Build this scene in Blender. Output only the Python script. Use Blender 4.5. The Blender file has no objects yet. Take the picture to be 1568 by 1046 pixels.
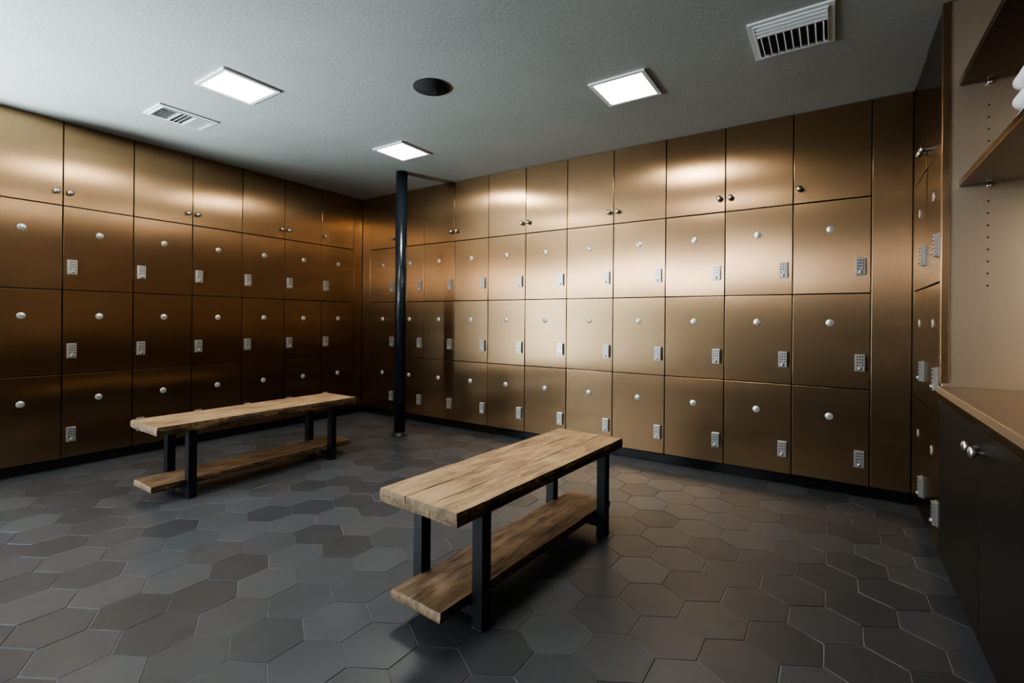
import bpy, bmesh, math, random
from mathutils import Vector, Matrix, noise
random.seed(7)
D=bpy.data; C=bpy.context; S=C.scene
rad=math.radians
try:
    S.view_settings.look='AgX - Medium High Contrast'
except Exception as e:
    print('look',e)
# ------------------------------------------------------------------ constants
EYE=1.09; CEIL=2.47; KICK=0.08; ROW=0.5975
YB=3.69; XL=-4.54; XR=0.395
COLW=0.418

# ------------------------------------------------------------------ node helpers
def newmat(name):
    m=D.materials.new(name); m.use_nodes=True
    nt=m.node_tree; b=nt.nodes['Principled BSDF']
    return m,nt,b
def N(nt,t,**k):
    n=nt.nodes.new(t)
    for a,v in k.items(): setattr(n,a,v)
    return n
def L(nt,a,b): nt.links.new(a,b)
def ramp(nt,fac,stops):
    r=N(nt,'ShaderNodeValToRGB')
    cr=r.color_ramp
    while len(cr.elements)<len(stops): cr.elements.new(0.5)
    for e,(p,c) in zip(cr.elements,stops):
        e.position=p; e.color=(c[0],c[1],c[2],1)
    L(nt,fac,r.inputs['Fac']); return r.outputs['Color']
def noise_tex(nt,vec,scale,detail=4,rough=0.55,dist=0):
    n=N(nt,'ShaderNodeTexNoise'); n.inputs['Scale'].default_value=scale
    n.inputs['Detail'].default_value=detail; n.inputs['Roughness'].default_value=rough
    n.inputs['Distortion'].default_value=dist
    if vec is not None: L(nt,vec,n.inputs['Vector'])
    return n.outputs['Fac']
def mapping(nt,scale,loc=(0,0,0),coord='Object'):
    tc=N(nt,'ShaderNodeTexCoord'); mp=N(nt,'ShaderNodeMapping')
    mp.inputs['Scale'].default_value=scale; mp.inputs['Location'].default_value=loc
    L(nt,tc.outputs[coord],mp.inputs['Vector']); return mp.outputs['Vector']
def bump(nt,b,h,strength,dist=0.001):
    bp=N(nt,'ShaderNodeBump'); bp.inputs['Strength'].default_value=strength
    bp.inputs['Distance'].default_value=dist
    L(nt,h,bp.inputs['Height']); L(nt,bp.outputs['Normal'],b.inputs['Normal'])
def plain(name,col,rough=0.5,metal=0.0,spec=None,nscale=60,namp=0.12):
    m,nt,b=newmat(name)
    f=noise_tex(nt,mapping(nt,(1,1,1)),nscale)
    c0=[max(0,c*(1-namp)) for c in col]; c1=[min(1,c*(1+namp)) for c in col]
    L(nt,ramp(nt,f,[(0.3,c0),(0.7,c1)]),b.inputs['Base Color'])
    b.inputs['Roughness'].default_value=rough; b.inputs['Metallic'].default_value=metal
    if spec is not None: b.inputs['Specular IOR Level'].default_value=spec
    return m

def bronze(name,c_lo,c_hi,rough=0.3,aniso=0.7):
    m,nt,b=newmat(name)
    f=noise_tex(nt,mapping(nt,(160,160,1.0)),4,3)
    f2=noise_tex(nt,mapping(nt,(1,1,1)),1.6,3)
    mx=N(nt,'ShaderNodeMath',operation='MULTIPLY_ADD'); L(nt,f,mx.inputs[0]); mx.inputs[1].default_value=.6; L(nt,f2,mx.inputs[2])
    g=N(nt,'ShaderNodeNewGeometry')
    m2=N(nt,'ShaderNodeMath',operation='MULTIPLY_ADD'); L(nt,g.outputs['Random Per Island'],m2.inputs[0]); m2.inputs[1].default_value=0.3; L(nt,mx.outputs[0],m2.inputs[2])
    hf=N(nt,'ShaderNodeMath',operation='MULTIPLY'); L(nt,m2.outputs[0],hf.inputs[0]); hf.inputs[1].default_value=0.55
    L(nt,ramp(nt,hf.outputs[0],[(0.32,c_lo),(0.72,c_hi)]),b.inputs['Base Color'])
    b.inputs['Metallic'].default_value=1.0
    rr=N(nt,'ShaderNodeMapRange'); L(nt,f,rr.inputs['Value']); rr.inputs['To Min'].default_value=rough-0.02; rr.inputs['To Max'].default_value=rough+0.02
    L(nt,rr.outputs[0],b.inputs['Roughness'])
    b.inputs['Anisotropic'].default_value=aniso
    cr=N(nt,'ShaderNodeVectorMath',operation='CROSS_PRODUCT'); L(nt,g.outputs['Normal'],cr.inputs[0]); cr.inputs[1].default_value=(0.001,0.002,1.0)
    L(nt,cr.outputs[0],b.inputs['Tangent'])
    return m

M_BRONZE=bronze('brushed_bronze',(0.30,0.190,0.104),(0.40,0.260,0.148),0.245,0.88)
M_BRONZE_D=bronze('dark_and_shaded_bronze',(0.075,0.044,0.023),(0.11,0.066,0.035),0.22,0.8)  # darker copy; on the right lockers it paints in their dark reflections
M_BRONZE2=bronze('satin_bronze',(0.54,0.43,0.32),(0.62,0.50,0.38),0.40,0.3)
M_DARK=plain('dark_laminate',(0.006,0.0055,0.0055),0.4,spec=.3)
M_GAP=plain('black_carcass',(0.003,0.003,0.003),0.7,spec=.2)
M_KICK=plain('black_kick_gloss',(0.006,0.006,0.006),0.18)
M_CHROME=plain('satin_chrome',(0.60,0.60,0.58),0.28,1.0,namp=0.05)
M_LOCK=plain('nickel_lock_body',(0.54,0.53,0.50),0.30,0.75,namp=0.05)
M_DISC=plain('number_disc_white',(0.64,0.64,0.60),0.30,0.65,namp=0.05)
M_INK=plain('engraved_black',(0.02,0.02,0.02),0.6)
M_STEEL=plain('black_steel',(0.006,0.006,0.007),0.4,0.2)
M_POLE=plain('pole_paint',(0.010,0.015,0.020),0.25,0.2)
M_WHITE=plain('white_trim',(0.66,0.67,0.66),0.4,namp=0.03)
M_VENTDK=plain('vent_dark',(0.03,0.032,0.033),0.7)
M_SPK=plain('speaker_cloth',(0.006,0.006,0.006),0.9,nscale=400,namp=0.5)
M_TOWEL=plain('towel_cotton',(0.75,0.76,0.76),0.95,nscale=300)

def emis(name,col,st):
    m,nt,b=newmat(name)
    b.inputs['Base Color'].default_value=(0.8,0.8,0.8,1)
    f=noise_tex(nt,mapping(nt,(1,1,1)),3)
    L(nt,ramp(nt,f,[(0.2,[c*0.96 for c in col]),(0.8,col)]),b.inputs['Emission Color'])
    b.inputs['Emission Strength'].default_value=st
    return m
M_LED=emis('led_diffuser',(1.0,0.97,0.90),64)
M_DAY=emis('added_daylight_glow',(0.94,0.96,1.0),19)
M_DAY2=emis('added_cool_daylight_glow',(0.76,0.91,1.0),25)

# ceiling paint
def ceiling_mat():
    m,nt,b=newmat('ceiling_plaster_paint')
    v=mapping(nt,(1,1,1))
    f=noise_tex(nt,v,1.2,3)
    L(nt,ramp(nt,f,[(0.3,(0.315,0.33,0.312)),(0.7,(0.36,0.375,0.355))]),b.inputs['Base Color'])
    b.inputs['Roughness'].default_value=0.6
    bump(nt,b,noise_tex(nt,v,60,5,0.6),0.4,0.005)
    return m
M_CEIL=ceiling_mat()
M_WALL=plain('dark_wall_paint',(0.04,0.04,0.04),0.7,nscale=8)

def tile_mat():
    m,nt,b=newmat('slate_hex_tile')
    v=mapping(nt,(1,1,1)); g=N(nt,'ShaderNodeNewGeometry')
    f=noise_tex(nt,v,9,6,0.6)
    a=N(nt,'ShaderNodeMath',operation='MULTIPLY_ADD'); L(nt,g.outputs['Random Per Island'],a.inputs[0]); a.inputs[1].default_value=0.65
    h=N(nt,'ShaderNodeMath',operation='MULTIPLY'); L(nt,f,h.inputs[0]); h.inputs[1].default_value=0.5
    L(nt,h.outputs[0],a.inputs[2])
    L(nt,ramp(nt,a.outputs[0],[(0.1,(0.034,0.036,0.039)),(0.9,(0.072,0.076,0.082))]),b.inputs['Base Color'])
    r=N(nt,'ShaderNodeMapRange'); L(nt,noise_tex(nt,v,5,5),r.inputs['Value']); r.inputs['To Min'].default_value=0.27; r.inputs['To Max'].default_value=0.43
    L(nt,r.outputs[0],b.inputs['Roughness'])
    bump(nt,b,noise_tex(nt,v,35,5),0.2,0.002)
    return m
M_TILE=tile_mat()
M_GROUT=plain('grout',(0.13,0.13,0.126),0.4,nscale=4,namp=0.7)

def wood_mat(name,cols,gr=1.0,rough=0.55,stretch=1.5,fine=.35):
    m,nt,b=newmat(name)
    g=N(nt,'ShaderNodeNewGeometry')
    tc=N(nt,'ShaderNodeTexCoord')
    off=N(nt,'ShaderNodeVectorMath',operation='SCALE')
    cmb=N(nt,'ShaderNodeCombineXYZ'); 
    L(nt,g.outputs['Random Per Island'],cmb.inputs[0]); L(nt,g.outputs['Random Per Island'],cmb.inputs[1]); L(nt,g.outputs['Random Per Island'],cmb.inputs[2])
    L(nt,cmb.outputs[0],off.inputs[0]); off.inputs['Scale'].default_value=7.0
    ad=N(nt,'ShaderNodeVectorMath',operation='ADD'); L(nt,tc.outputs['Object'],ad.inputs[0]); L(nt,off.outputs[0],ad.inputs[1])
    mp=N(nt,'ShaderNodeMapping'); mp.inputs['Scale'].default_value=(10,stretch,10); L(nt,ad.outputs[0],mp.inputs['Vector'])
    f=noise_tex(nt,mp.outputs[0],2.2*gr,8,0.65,1.6)
    mp2=N(nt,'ShaderNodeMapping'); mp2.inputs['Scale'].default_value=(90,3,90); L(nt,ad.outputs[0],mp2.inputs['Vector'])
    f2=noise_tex(nt,mp2.outputs[0],2.0,4,0.6,0.3)
    mp3=N(nt,'ShaderNodeMapping'); mp3.inputs['Scale'].default_value=(4,2.5,4); L(nt,ad.outputs[0],mp3.inputs['Vector'])
    f3=noise_tex(nt,mp3.outputs[0],2.4,3)
    s=N(nt,'ShaderNodeMath',operation='MULTIPLY_ADD'); L(nt,f2,s.inputs[0]); s.inputs[1].default_value=fine; L(nt,f,s.inputs[2])
    s2=N(nt,'ShaderNodeMath',operation='MULTIPLY_ADD'); L(nt,f3,s2.inputs[0]); s2.inputs[1].default_value=0.45; L(nt,s.outputs[0],s2.inputs[2])
    h=N(nt,'ShaderNodeMath',operation='MULTIPLY'); L(nt,s2.outputs[0],h.inputs[0]); h.inputs[1].default_value=1.0/(1.45+fine)
    L(nt,ramp(nt,h.outputs[0],cols),b.inputs['Base Color'])
    b.inputs['Roughness'].default_value=rough
    bump(nt,b,s.outputs[0],0.45,0.003)
    return m
M_WOOD=wood_mat('weathered_bench_wood',[(0.38,(0.085,0.045,0.023)),(0.45,(0.24,0.145,0.074)),(0.53,(0.38,0.245,0.128)),(0.64,(0.50,0.35,0.19))],fine=.5)
M_WOOD2=wood_mat('dark_shelf_wood',[(0.38,(0.030,0.016,0.009)),(0.45,(0.12,0.068,0.036)),(0.53,(0.22,0.132,0.072)),(0.65,(0.34,0.22,0.128))],fine=.5)
M_EDGE=wood_mat('rough_edge_wood',[(0.42,(0.020,0.012,0.007)),(0.50,(0.065,0.037,0.018)),(0.57,(0.18,0.106,0.042)),(0.68,(0.38,0.245,0.10))],1.3,0.7,4)
M_END=wood_mat('end_grain_wood',[(0.38,(0.08,0.048,0.026)),(0.47,(0.17,0.109,0.058)),(0.55,(0.25,0.166,0.090)),(0.66,(0.32,0.22,0.125))],1.0,0.7)

# ------------------------------------------------------------------ mesh builder
class MB:
    def __init__(s): s.v=[];s.f=[];s.m=[];s.mats=[];s.sm=[]
    def mi(s,mat):
        if mat not in s.mats: s.mats.append(mat)
        return s.mats.index(mat)
    def add(s,vs,fs,mat,smooth=False,M=None):
        o=len(s.v); k=s.mi(mat)
        for p in vs: s.v.append(tuple(M@Vector(p)) if M is not None else tuple(p))
        for f in fs: s.f.append([i+o for i in f]); s.m.append(k); s.sm.append(smooth)
    def box(s,a,b,mat,M=None):
        x0,y0,z0=[min(p,q) for p,q in zip(a,b)]; x1,y1,z1=[max(p,q) for p,q in zip(a,b)]
        s.add([(x0,y0,z0),(x1,y0,z0),(x1,y1,z0),(x0,y1,z0),(x0,y0,z1),(x1,y0,z1),(x1,y1,z1),(x0,y1,z1)],
              [(0,3,2,1),(4,5,6,7),(0,1,5,4),(1,2,6,5),(2,3,7,6),(3,0,4,7)],mat,False,M)
    def lathe(s,prof,mat,M=None,n=24):
        vs=[];fs=[]
        for r,h in prof:
            for i in range(n):
                a=2*math.pi*i/n; vs.append((r*math.cos(a),r*math.sin(a),h))
        for j in range(len(prof)-1):
            for i in range(n):
                k=(i+1)%n; fs.append((j*n+i,j*n+k,(j+1)*n+k,(j+1)*n+i))
        fs.append(tuple(range(n))[::-1]); fs.append(tuple((len(prof)-1)*n+i for i in range(n)))
        s.add(vs,fs,mat,True,M)
    def build(s,name,parent=None,bevel=0,loc=None,rotz=0,seg=2):
        me=D.meshes.new(name); me.from_pydata(s.v,[],s.f)
        for m in s.mats: me.materials.append(m)
        for p,k,sm in zip(me.polygons,s.m,s.sm): p.material_index=k; p.use_smooth=sm
        bm=bmesh.new(); bm.from_mesh(me); bmesh.ops.recalc_face_normals(bm,faces=bm.faces); bm.to_mesh(me); bm.free()
        o=D.objects.new(name,me); S.collection.objects.link(o)
        if parent: o.parent=parent
        if loc: o.location=loc
        o.rotation_euler[2]=rotz
        if bevel:
            b=o.modifiers.new('bevel','BEVEL'); b.width=bevel; b.segments=seg; b.limit_method='ANGLE'; b.angle_limit=rad(50)
        return o
def empty(name,loc=(0,0,0)):
    e=D.objects.new(name,None); S.collection.objects.link(e); e.location=loc; e.empty_display_size=0.1
    return e

# ------------------------------------------------------------------ room shell
def slab(name,a,b,mat):
    m=MB(); m.box(a,b,mat); return m.build(name)
X0,X1,Y0,Y1=-4.97,0.87,-2.6,4.12
slab('ceiling',(X0-.1,Y0-.1,CEIL),(X1+.1,Y1+.1,CEIL+.1),M_CEIL)
slab('wall_left',(X0-.1,Y0-.1,0),(X0,Y1+.1,CEIL),M_WALL)
slab('wall_right',(X1,Y0-.1,0),(X1+.1,Y1+.1,CEIL),M_WALL)
slab('wall_back',(X0,Y1,0),(X1,Y1+.1,CEIL),M_WALL)
slab('wall_front',(X0,Y0-.1,0),(X1,Y0,CEIL),M_WALL)
# floor : hex tiles
fl=MB()
fl.box((X0-.1,Y0-.1,-.12),(X1+.1,Y1+.1,-.0022),M_GROUT)
side=0.130; ff=side*math.sqrt(3)
j=0; y=Y0
while y<Y1+side:
    x=X0+(ff/2 if j%2 else 0)
    while x<X1+ff:
        if X0<x<X1 and Y0<y<Y1:
            vs=[];zt=random.uniform(-0.0003,0.0003)
            tx=random.uniform(-.005,.005); ty=random.uniform(-.005,.005)
            for r,z in ((side-.0020,-.004),(side-.0020,-.0010),(side-.0036,0.0)):
                for i in range(6):
                    a=math.pi/6+i*math.pi/3
                    px,py=r*math.cos(a),r*math.sin(a)
                    vs.append((x+px,y+py,z+zt+(tx*px+ty*py if z>-.003 else 0)))
            fs=[]
            for q in range(2):
                for i in range(6):
                    k=(i+1)%6; fs.append((q*6+i,q*6+k,(q+1)*6+k,(q+1)*6+i))
            fs.append(tuple(range(12,18)))
            fl.add(vs,fs,M_TILE)
        x+=ff
    y+=side*1.5; j+=1
fl.build('floor')

# added glowing panes, out of view, that supply daylight from behind the camera
def added_glow_pane(name,M,w,z0,z1,glow,parts=2):
    root=empty(name)
    m=MB(); m.box((-w,0.0,z0),(w,.012,z1),glow,M); m.build('glow_face',root)
    m=MB()
    m.box((-w-.06,0,z0-.06),(w+.06,.05,z0),M_STEEL,M); m.box((-w-.06,0,z1),(w+.06,.05,z1+.06),M_STEEL,M)
    m.box((-w-.06,0,z0),(-w,.05,z1),M_STEEL,M); m.box((w,0,z0),(w+.06,.05,z1),M_STEEL,M)
    for i in range(1,parts):
        x=-w+2*w*i/parts; m.box((x-.02,.0,z0),(x+.02,.045,z1),M_STEEL,M)
    m.build('frame',root,0.003)
added_glow_pane('added_glow_pane_1',Matrix.Translation((-3.0,Y0,0)),1.6,1.84,2.36,M_DAY,3)  # added for the bright wash on the back lockers
added_glow_pane('added_glow_pane_2',Matrix.Translation((X0,-1.45,0))@Matrix.Rotation(rad(-90),4,'Z'),.85,.12,2.05,M_DAY2,2)  # added for cool light on the left floor and ceiling
# added spot, out of view, that brightens the upper-left ceiling
sl=D.lights.new('fill_spot','SPOT'); so=D.objects.new('added_fill_spot',sl); S.collection.objects.link(so)
so.location=(-4.6,-.75,1.0); sl.energy=1250; sl.color=(.82,.96,1.0); sl.spot_size=rad(78); sl.spot_blend=.9; sl.shadow_soft_size=.06
dv=Vector((-3.75,.40,CEIL))-Vector(so.location); so.rotation_euler=dv.to_track_quat('-Z','Y').to_euler()

# ------------------------------------------------------------------ lockers
def frame_matrix(origin,u,n):
    u=Vector(u);n=Vector(n);z=Vector((0,0,1))
    M=Matrix((( u.x,n.x,z.x,origin[0]),(u.y,n.y,z.y,origin[1]),(u.z,n.z,z.z,origin[2]),(0,0,0,1)))
    return M
def out_rot():
    return Matrix.Rotation(-math.pi/2,4,'X')
ROWZ=[KICK+ROW*i for i in range(5)]
def locker_bank(name,origin,u,n,length,cols,lock_side,knob_sides,depth=0.42,metal=None):
    metal=metal or M_BRONZE
    M=frame_matrix(origin,u,n)
    root=empty(name)
    body=MB()
    body.box((0,-depth,KICK-.005),(length,-.022,CEIL-.012),M_GAP,M)
    body.build('carcass',root)
    k=MB(); k.box((0.0,-.09,0.0005),(length,-.05,KICK-.005),M_KICK,M)
    x=0.1
    while x<length-.3:
        k.box((x,-.0505,.012),(min(x+.9,length),-.046,KICK-.012),M_KICK,M); x+=.93
    k.build('toe_kick',root,0.002)
    d=MB(); g=0.0030
    hw=MB()
    def panel(a,b,z0,z1,tilt=True):
        cx,cz=(a+b)/2,(z0+z1)/2
        T=Matrix.Translation((cx,0,cz))
        if tilt:
            T=T@Matrix.Rotation(rad(random.uniform(-.5,.5)),4,'X')@Matrix.Rotation(rad(random.uniform(-.45,.45)),4,'Z')
        w,h=(b-a)/2-g,(z1-z0)/2-g
        d.box((-w,-.019,-h),(w,0,h),metal,M@T)
        return M@T
    edges=[c for c in cols]
    if edges[0][0]>0.01: panel(0,edges[0][0],ROWZ[0],ROWZ[4],False)
    if edges[-1][1]<length-.01: panel(edges[-1][1],length,ROWZ[0],ROWZ[4],False)
    for ci,(a,b) in enumerate(cols):
        for r in range(4):
            z0,z1=ROWZ[r],ROWZ[r+1]
            T=panel(a,b,z0,z1)
            W=(b-a)/2; H=(z1-z0)/2
            if r==3:
                ks=knob_sides[ci]
                kx=(W-.036)*ks; kz=-H+.095
                hw.lathe([(.008,0),(.006,.004),(.006,.014),(.015,.018),(.019,.024),(.018,.031),(.012,.036),(.003,.038)],M_CHROME,T@Matrix.Translation((kx,0,kz))@out_rot(),20)
            else:
                dz=H-.185
                P=T@Matrix.Translation((0,0,dz))@out_rot()
                hw.lathe([(.0225,0),(.0225,.002),(.0212,.0032)],M_DISC,P,28)
                for q in (-1,1):
                    o=q*.006
                    t=T@Matrix.Translation((o,.0034,dz))
                    seg=random.choice([0,1,2])
                    hw.box((-.0010,-.0004,-.007),(.0010,.0003,.007),M_INK,t)
                    if seg: hw.box((.0010,-.0004,.0050),(.004,.0003,.007),M_INK,t)
                    if seg>1: hw.box((.0010,-.0004,-.007),(.004,.0003,-.0050),M_INK,t)
                lx=(W-.052)*lock_side
                lz=-H+.165
                t=T@Matrix.Translation((lx,0,lz))
                hw.box((-.027,0,-.053),(.027,.006,.053),M_LOCK,t)
                hw.box((-.0235,.006,-.049),(.0235,.020,.049),M_LOCK,t)
                for bi in range(4):
                    for bj in (-1,0,1):
                        if bj==0 and bi>2: continue
                        hw.lathe([(.0040,0),(.0040,.0016)],M_INK,t@Matrix.Translation((bj*.013,.0198,.038-bi*.0175))@out_rot(),10)
                hw.lathe([(.009,0),(.009,.006),(.007,.008)],M_CHROME,t@Matrix.Translation((0,.0198,-.034))@out_rot(),16)
                hw.box((-.0015,.0272,-.041),(.0015,.0285,-.027),M_INK,t)
    d.build('doors',root,0.0014)
    hw.build('locks_knobs_number_discs',root,0.0008,seg=1)
    t=MB(); t.box((0,-.03,CEIL-.012),(length,-.012,CEIL-.0005),M_GAP,M); t.build('top_scribe',root)
    return root

cb=[]; b0=0.197
for k in range(11,0,-1):
    cb.append((b0-COLW*k-XL, b0-COLW*(k-1)-XL))
ks=[]
for k in range(11,0,-1):
    kk=k-1
    ks.append(-1 if (kk==0 or kk%2==1) else 1)
locker_bank('locker_bank',(XL,YB,0),(1,0,0),(0,-1,0),XR-XL,cb,1,ks)
CL=0.4155; ys=1.079
start=ys-3*CL
colsL=[(CL*i,CL*(i+1)) for i in range(9)]
kl=[-1,1,1,-1,1,-1,1,-1,-1]
locker_bank('locker_bank',(XL,start,0),(0,1,0),(1,0,0),YB-start-.001,colsL,-1,kl)
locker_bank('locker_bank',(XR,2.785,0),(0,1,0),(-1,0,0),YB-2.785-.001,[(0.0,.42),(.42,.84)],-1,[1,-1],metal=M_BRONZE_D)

# ------------------------------------------------------------------ shelving cabinet on the right
sc=empty('shelving_cabinet')
yA,yF=-0.9,2.783
yS=1.45
m=MB()
m.box((XR+.0,2.755,.82),(XR+.45,yF-.002,CEIL-.002),M_BRONZE2)
m.box((XR+.43,yS,.82),(XR+.45,2.755,CEIL-.002),M_BRONZE2)
m.build('side_and_back_panels',sc,0.001)
m=MB()
m.box((XR+.018,yA,.82),(XR+.45,yS,CEIL-.002),M_DARK)
yy=yS
while yy>yA+.1:
    y2=max(yy-.47,yA)
    m.box((XR-.003,y2+.003,.826),(XR+.016,yy-.003,CEIL-.004),M_DARK); yy=y2
m.build('added_dark_fronts',sc,0.0015)  # unseen dark fronts added to darken reflections in the left lockers
m=MB()
m.box((XR-.006,2.745,.835),(XR+.02,yF-.002,CEIL-.002),M_BRONZE); m.build('face_frame_stile',sc,0.001)
m=MB()
for z in (1.672,2.10):
    m.box((XR+.048,yS+.001,z),(XR+.428,2.753,z+.026),M_BRONZE_D)
m.build('shelves',sc,0.0015)
m=MB()
P=Matrix.Rotation(math.pi/2,4,'X')
for i in range(30):
    z=.95+i*.05
    if 1.2<z<1.62 or 1.76<z<2.05:
        for xx in (.14,.34):
            m.lathe([(.0038,0),(.0038,.0012)],M_INK,Matrix.Translation((XR+xx,2.7545,z))@P,10)
for z in (1.667,2.095):
    m.lathe([(.007,0),(.007,.016),(.005,.018)],M_CHROME,Matrix.Translation((XR+.14,2.7548,z-.004))@P,14)
m.build('shelf_pin_holes',sc)
m=MB()
m.box((XR-.012,yA,.790),(XR+.45,yF-.002,.82),M_BRONZE2)
m.build('counter_top',sc,0.002)
m=MB()
m.box((XR-.008,yA,.762),(XR+.45,yF-.002,.789),M_BRONZE_D)
m.build('counter_lip',sc,0.002)
m=MB()
m.box((XR+.015,yA,KICK),(XR+.45,yF-.002,.762),M_GAP)
m.box((XR+.07,yA,.0005),(XR+.45,yF-.002,KICK),M_KICK)
m.build('base_carcass',sc)
m=MB(); hw=MB()
RO=Matrix.Rotation(-math.pi/2,4,'Y')
yy=yF-.003; i=0
while yy>yA+.1:
    y2=max(yy-.69,yA)
    m.box((XR-.003,y2+.003,KICK+.003),(XR+.014,yy-.003,.757),M_DARK)
    ky=(y2+.045) if i%2==0 else (yy-.045)
    hw.lathe([(.008,0),(.006,.004),(.006,.014),(.015,.018),(.019,.024),(.018,.031),(.012,.036),(.003,.038)],M_CHROME,Matrix.Translation((XR-.003,ky,.69))@RO,20)
    yy=y2; i+=1
m.build('base_doors',sc,0.0015); hw.build('knobs',sc)

# folded towels on shelf
tw=MB()
for i in range(3):
    z0=1.699+i*.062
    vs=[];fs=[]
    prof=[]
    for a in range(9):
        t=math.pi/2+math.pi*a/8; prof.append((.03*math.cos(t)*1.0+ .03,.03+.029*math.sin(t)))
    prof+= [(.25,.001),(.26,.006),(.26,.054),(.25,.059)]
    L_=len(prof)
    ny=12
    for j in range(ny+1):
        yy=-.17+.34*j/ny
        for (px,pz) in prof:
            e=noise.noise(Vector((px*9,yy*9,i*3.1)))*.004
            vs.append((XR+.075+px+e,1.98+yy+random.uniform(-.001,.001),z0+pz*(.97)+e*.5*(1 if pz>.02 else 0)))
    for j in range(ny):
        for q in range(L_):
            r=(q+1)%L_; fs.append((j*L_+q,j*L_+r,(j+1)*L_+r,(j+1)*L_+q))
    fs.append(tuple(range(L_))); fs.append(tuple(ny*L_+q for q in range(L_))[::-1])
    tw.add(vs,fs,M_TOWEL,True)
tw.build('folded_towel_stack')

# ------------------------------------------------------------------ benches
def plank(mb,x0,x1,y0,y1,z0,z1,mat,edgemat,seed,amp=.0035):
    nx=max(2,int((x1-x0)/.02)); ny=int((y1-y0)/.02); nz=3
    idx={};vs=[];fs=[];ms=[]
    def v(i,j,k):
        key=(i,j,k)
        if key in idx: return idx[key]
        x=x0+(x1-x0)*i/nx; y=y0+(y1-y0)*j/ny; z=z0+(z1-z0)*k/nz
        p=Vector((x,y,z))
        n1=noise.noise(Vector((seed,y*7,z*22)))+.5*noise.noise(Vector((seed+5,y*25,z*60)))
        n2=noise.noise(Vector((x*14,seed,z*30)))
        n3=noise.noise(Vector((x*20,y*3,seed)))
        if i in(0,nx): p.x+=amp*n1*(1.0)+(0.003 if i==0 else -.003)*(1 if k in (0,nz) else 0)
        if j in(0,ny): p.y+=amp*n2*1.2+(0.003 if j==0 else -.003)*(1 if k in(0,nz) else 0)
        if k==nz: p.z+=.0012*n3
        if k==0: p.z+=amp*.8*n1
        idx[key]=len(vs); vs.append(tuple(p)); return idx[key]
    top=[];sidef=[];endf=[]
    for i in range(nx):
        for j in range(ny):
            top.append((v(i,j,nz),v(i+1,j,nz),v(i+1,j+1,nz),v(i,j+1,nz)))
            top.append((v(i,j,0),v(i,j+1,0),v(i+1,j+1,0),v(i+1,j,0)))
    for k in range(nz):
        for i in range(nx):
            endf.append((v(i,0,k),v(i+1,0,k),v(i+1,0,k+1),v(i,0,k+1)))
            endf.append((v(i,ny,k),v(i,ny,k+1),v(i+1,ny,k+1),v(i+1,ny,k)))
        for j in range(ny):
            sidef.append((v(0,j,k),v(0,j,k+1),v(0,j+1,k+1),v(0,j+1,k)))
            sidef.append((v(nx,j,k),v(nx,j+1,k),v(nx,j+1,k+1),v(nx,j,k+1)))
    o=len(mb.v); mb.v+=vs
    for fl_,mt in ((top,mat),(sidef,edgemat),(endf,M_END)):
        for f in fl_: mb.f.append([a+o for a in f]); mb.m.append(mb.mi(mt)); mb.sm.append(False)

def bench(cx,cy,length,width,rot,seed,inset=.16,legoff=.012):
    root=empty('wooden_bench',(cx,cy,0)); root.rotation_euler[2]=rot
    w=width/2; l=length/2; T=.46; th=.048
    top=MB()
    cuts=[-w,-w+.36*width,w-.33*width,w]
    for i in range(3):
        plank(top,cuts[i]-(.0016 if i else 0),cuts[i+1]+(.0016 if i<2 else 0),-l,l,T-th,T,M_WOOD,M_EDGE,seed+i*3.3,.0035)
    top.build('seat_planks',root)
    sh=MB(); sw=.126
    plank(sh,-sw,sw,-l-.002,l,.075,.110,M_WOOD2,M_EDGE,seed+20)
    sh.build('lower_shelf_plank',root)
    lg=MB()
    lx=w-.044; ly=l-inset; ox=legoff
    for sx in(-1,1):
        for sy in(-1,1):
            lg.box((ox+sx*lx-.024,sy*ly-.024,.004),(ox+sx*lx+.024,sy*ly+.024,T-th-.006),M_STEEL)
            lg.box((ox+sx*lx-.026,sy*ly-.026,0.0005),(ox+sx*lx+.026,sy*ly+.026,.006),M_STEEL)
    for sy in(-1,1):
        lg.box((ox-lx+.024,sy*ly-.02,.035),(ox+lx-.024,sy*ly+.02,.074),M_STEEL)
        lg.box((ox-lx-.024,sy*ly-.024,T-th-.014),(ox+lx+.024,sy*ly+.024,T-th-.004),M_STEEL)
    lg.build('steel_legs',root,0.002)
    return root
bench(-3.37,1.850,1.375,.38,0.0,1.7,.195,.0)
bench(-1.165,1.855,1.285,.395,rad(-3.4),9.1,.165,.010)

# ------------------------------------------------------------------ pole
p=MB(); px,py=-3.375,3.19
p.lathe([(.053,0.0),(.053,CEIL-.001)],M_POLE,Matrix.Translation((px,py,0.0005)),40)
p.lathe([(.078,0),(.078,.008),(.060,.014),(.056,.03),(.0535,.032)],M_POLE,Matrix.Translation((px,py,0.0005)),40)
p.build('steel_support_pole',None)

# ------------------------------------------------------------------ ceiling fittings
def led(cx,cy,s=.168):
    r=empty('ceiling_light_panel',(cx,cy,CEIL))
    m=MB(); t=.026; z=-.012
    m.box((-s,-s,z),(s,-s+t,-.0005),M_WHITE); m.box((-s,s-t,z),(s,s,-.0005),M_WHITE)
    m.box((-s,-s+t,z),(-s+t,s-t,-.0005),M_WHITE); m.box((s-t,-s+t,z),(s,s-t,-.0005),M_WHITE)
    m.build('trim_frame',r,0.003)
    m=MB(); m.box((-s+t,-s+t,-.006),(s-t,s-t,-.001),M_LED); m.build('diffuser',r)
for c in ((-2.965,1.487),(-1.03,2.745),(-2.95,2.79),(-1.03,1.487)): led(*c)  # last panel is an unseen addition that brightens the right bench

sp=MB()
sp.lathe([(.106,0),(.106,.004),(.100,.008),(.094,.006)],M_SPK,Matrix.Translation((-1.99,2.108,CEIL-.0085)),48)
sp.build('ceiling_speaker')

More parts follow.
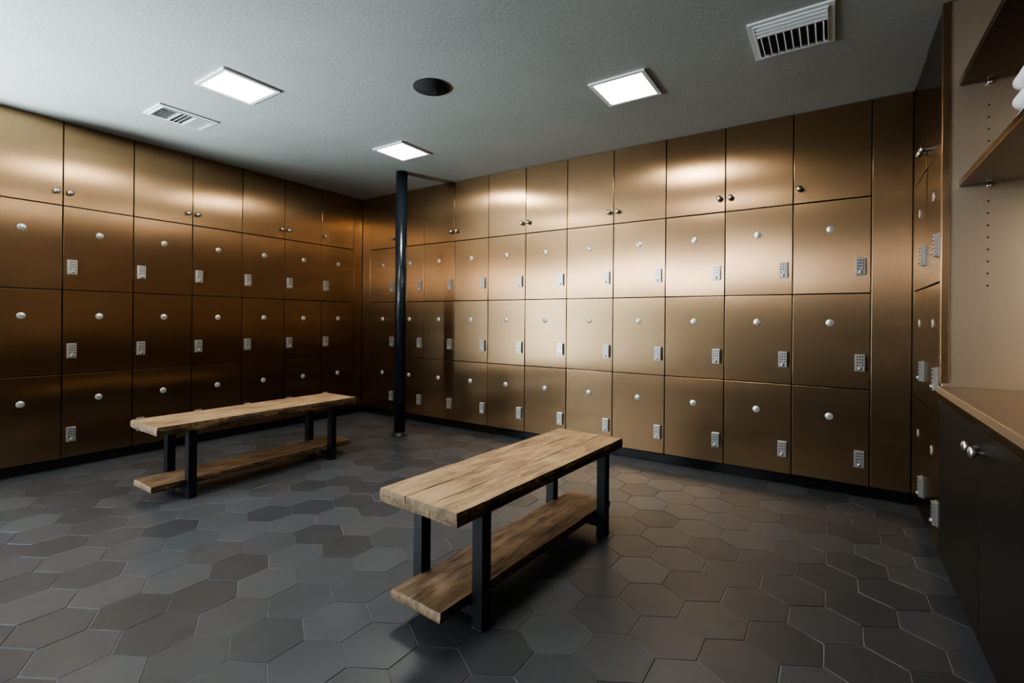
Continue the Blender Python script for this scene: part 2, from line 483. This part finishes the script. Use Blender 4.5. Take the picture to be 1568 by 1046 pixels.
def vent(cx,cy,sx,sy,kind):
    r=empty('ceiling_air_vent',(cx,cy,CEIL)); m=MB(); t=.030
    z=-.016
    for a,b in (((-sx,-sy,z+.006),(sx,-sy+t,-.0005)),((-sx,sy-t,z+.006),(sx,sy,-.0005)),((-sx,-sy+t,z+.006),(-sx+t,sy-t,-.0005)),((sx-t,-sy+t,z+.006),(sx,sy-t,-.0005))):
        m.box(a,b,M_WHITE)
    t2=t-.006
    for a,b in (((-sx+t2,-sy+t2,z),(sx-t2,-sy+t,z+.01)),((-sx+t2,sy-t,z),(sx-t2,sy-t2,z+.01)),((-sx+t2,-sy+t,z),(-sx+t,sy-t,z+.01)),((sx-t,-sy+t,z),(sx-t2,sy-t,z+.01))):
        m.box(a,b,M_WHITE)
    m.build('frame',r,0.002)
    m=MB(); m.box((-sx+t,-sy+t,-.003),(sx-t,sy-t,-.0006),M_VENTDK); m.build('duct_shadow',r)
    m=MB(); ix,iy=sx-t,sy-t
    def blade(c,half,axis,ang):
        T=Matrix.Translation((c[0],c[1],-.013))@Matrix.Rotation(rad(ang),4,axis)
        if axis=='X': m.box((-half,-.0085,-.0008),(half,.0085,.0008),M_WHITE,T)
        else: m.box((-.0085,-half,-.0008),(.0085,half,.0008),M_WHITE,T)
    if kind==0:
        g=iy*2/3
        n=5
        for i in range(n):
            o=-ix+ (i+.5)*2*ix/n
            blade((o,-iy+g*.5),g*.46,'Y',40); blade((o,iy-g*.5),g*.46,'Y',-40)
        for i in range(4):
            blade((0,-g*.5+(i+.5)*g/4),ix,'X',35)
        for q in(-.5,.5): m.box((-ix,q*g-.003,-.016),(ix,q*g+.003,-.004),M_WHITE)
    else:
        for i in range(9):
            blade((-ix+(i+.5)*2*ix/9,.30*iy),.62*iy,'Y',62)
        for i in range(3):
            blade((0,-iy+(i+.5)*.62*iy/3),ix,'X',-40)
        m.box((-ix,-.36*iy-.004,-.016),(ix,-.36*iy+.004,-.004),M_WHITE)
    m.build('louvre_blades',r)
vent(-3.745,1.50,.13,.18,0)
vent(-.17,2.635,.172,.178,1)

# ------------------------------------------------------------------ world + camera
wd=D.worlds.new('dim_world'); S.world=wd; wd.use_nodes=True
wd.node_tree.nodes['Background'].inputs[0].default_value=(0.05,0.055,0.06,1)
wd.node_tree.nodes['Background'].inputs[1].default_value=0.2
cam=D.cameras.new('camera'); co=D.objects.new('camera',cam); S.collection.objects.link(co)
cam.sensor_width=36; cam.lens=738/1568*36; cam.clip_start=.02
cam.shift_y=-.021
co.matrix_world=Matrix.Translation((0,0,EYE))@Matrix.Rotation(rad(33.6),4,'Z')@Matrix.Rotation(rad(90),4,'X')@Matrix.Rotation(rad(.5),4,'Z')
S.camera=co
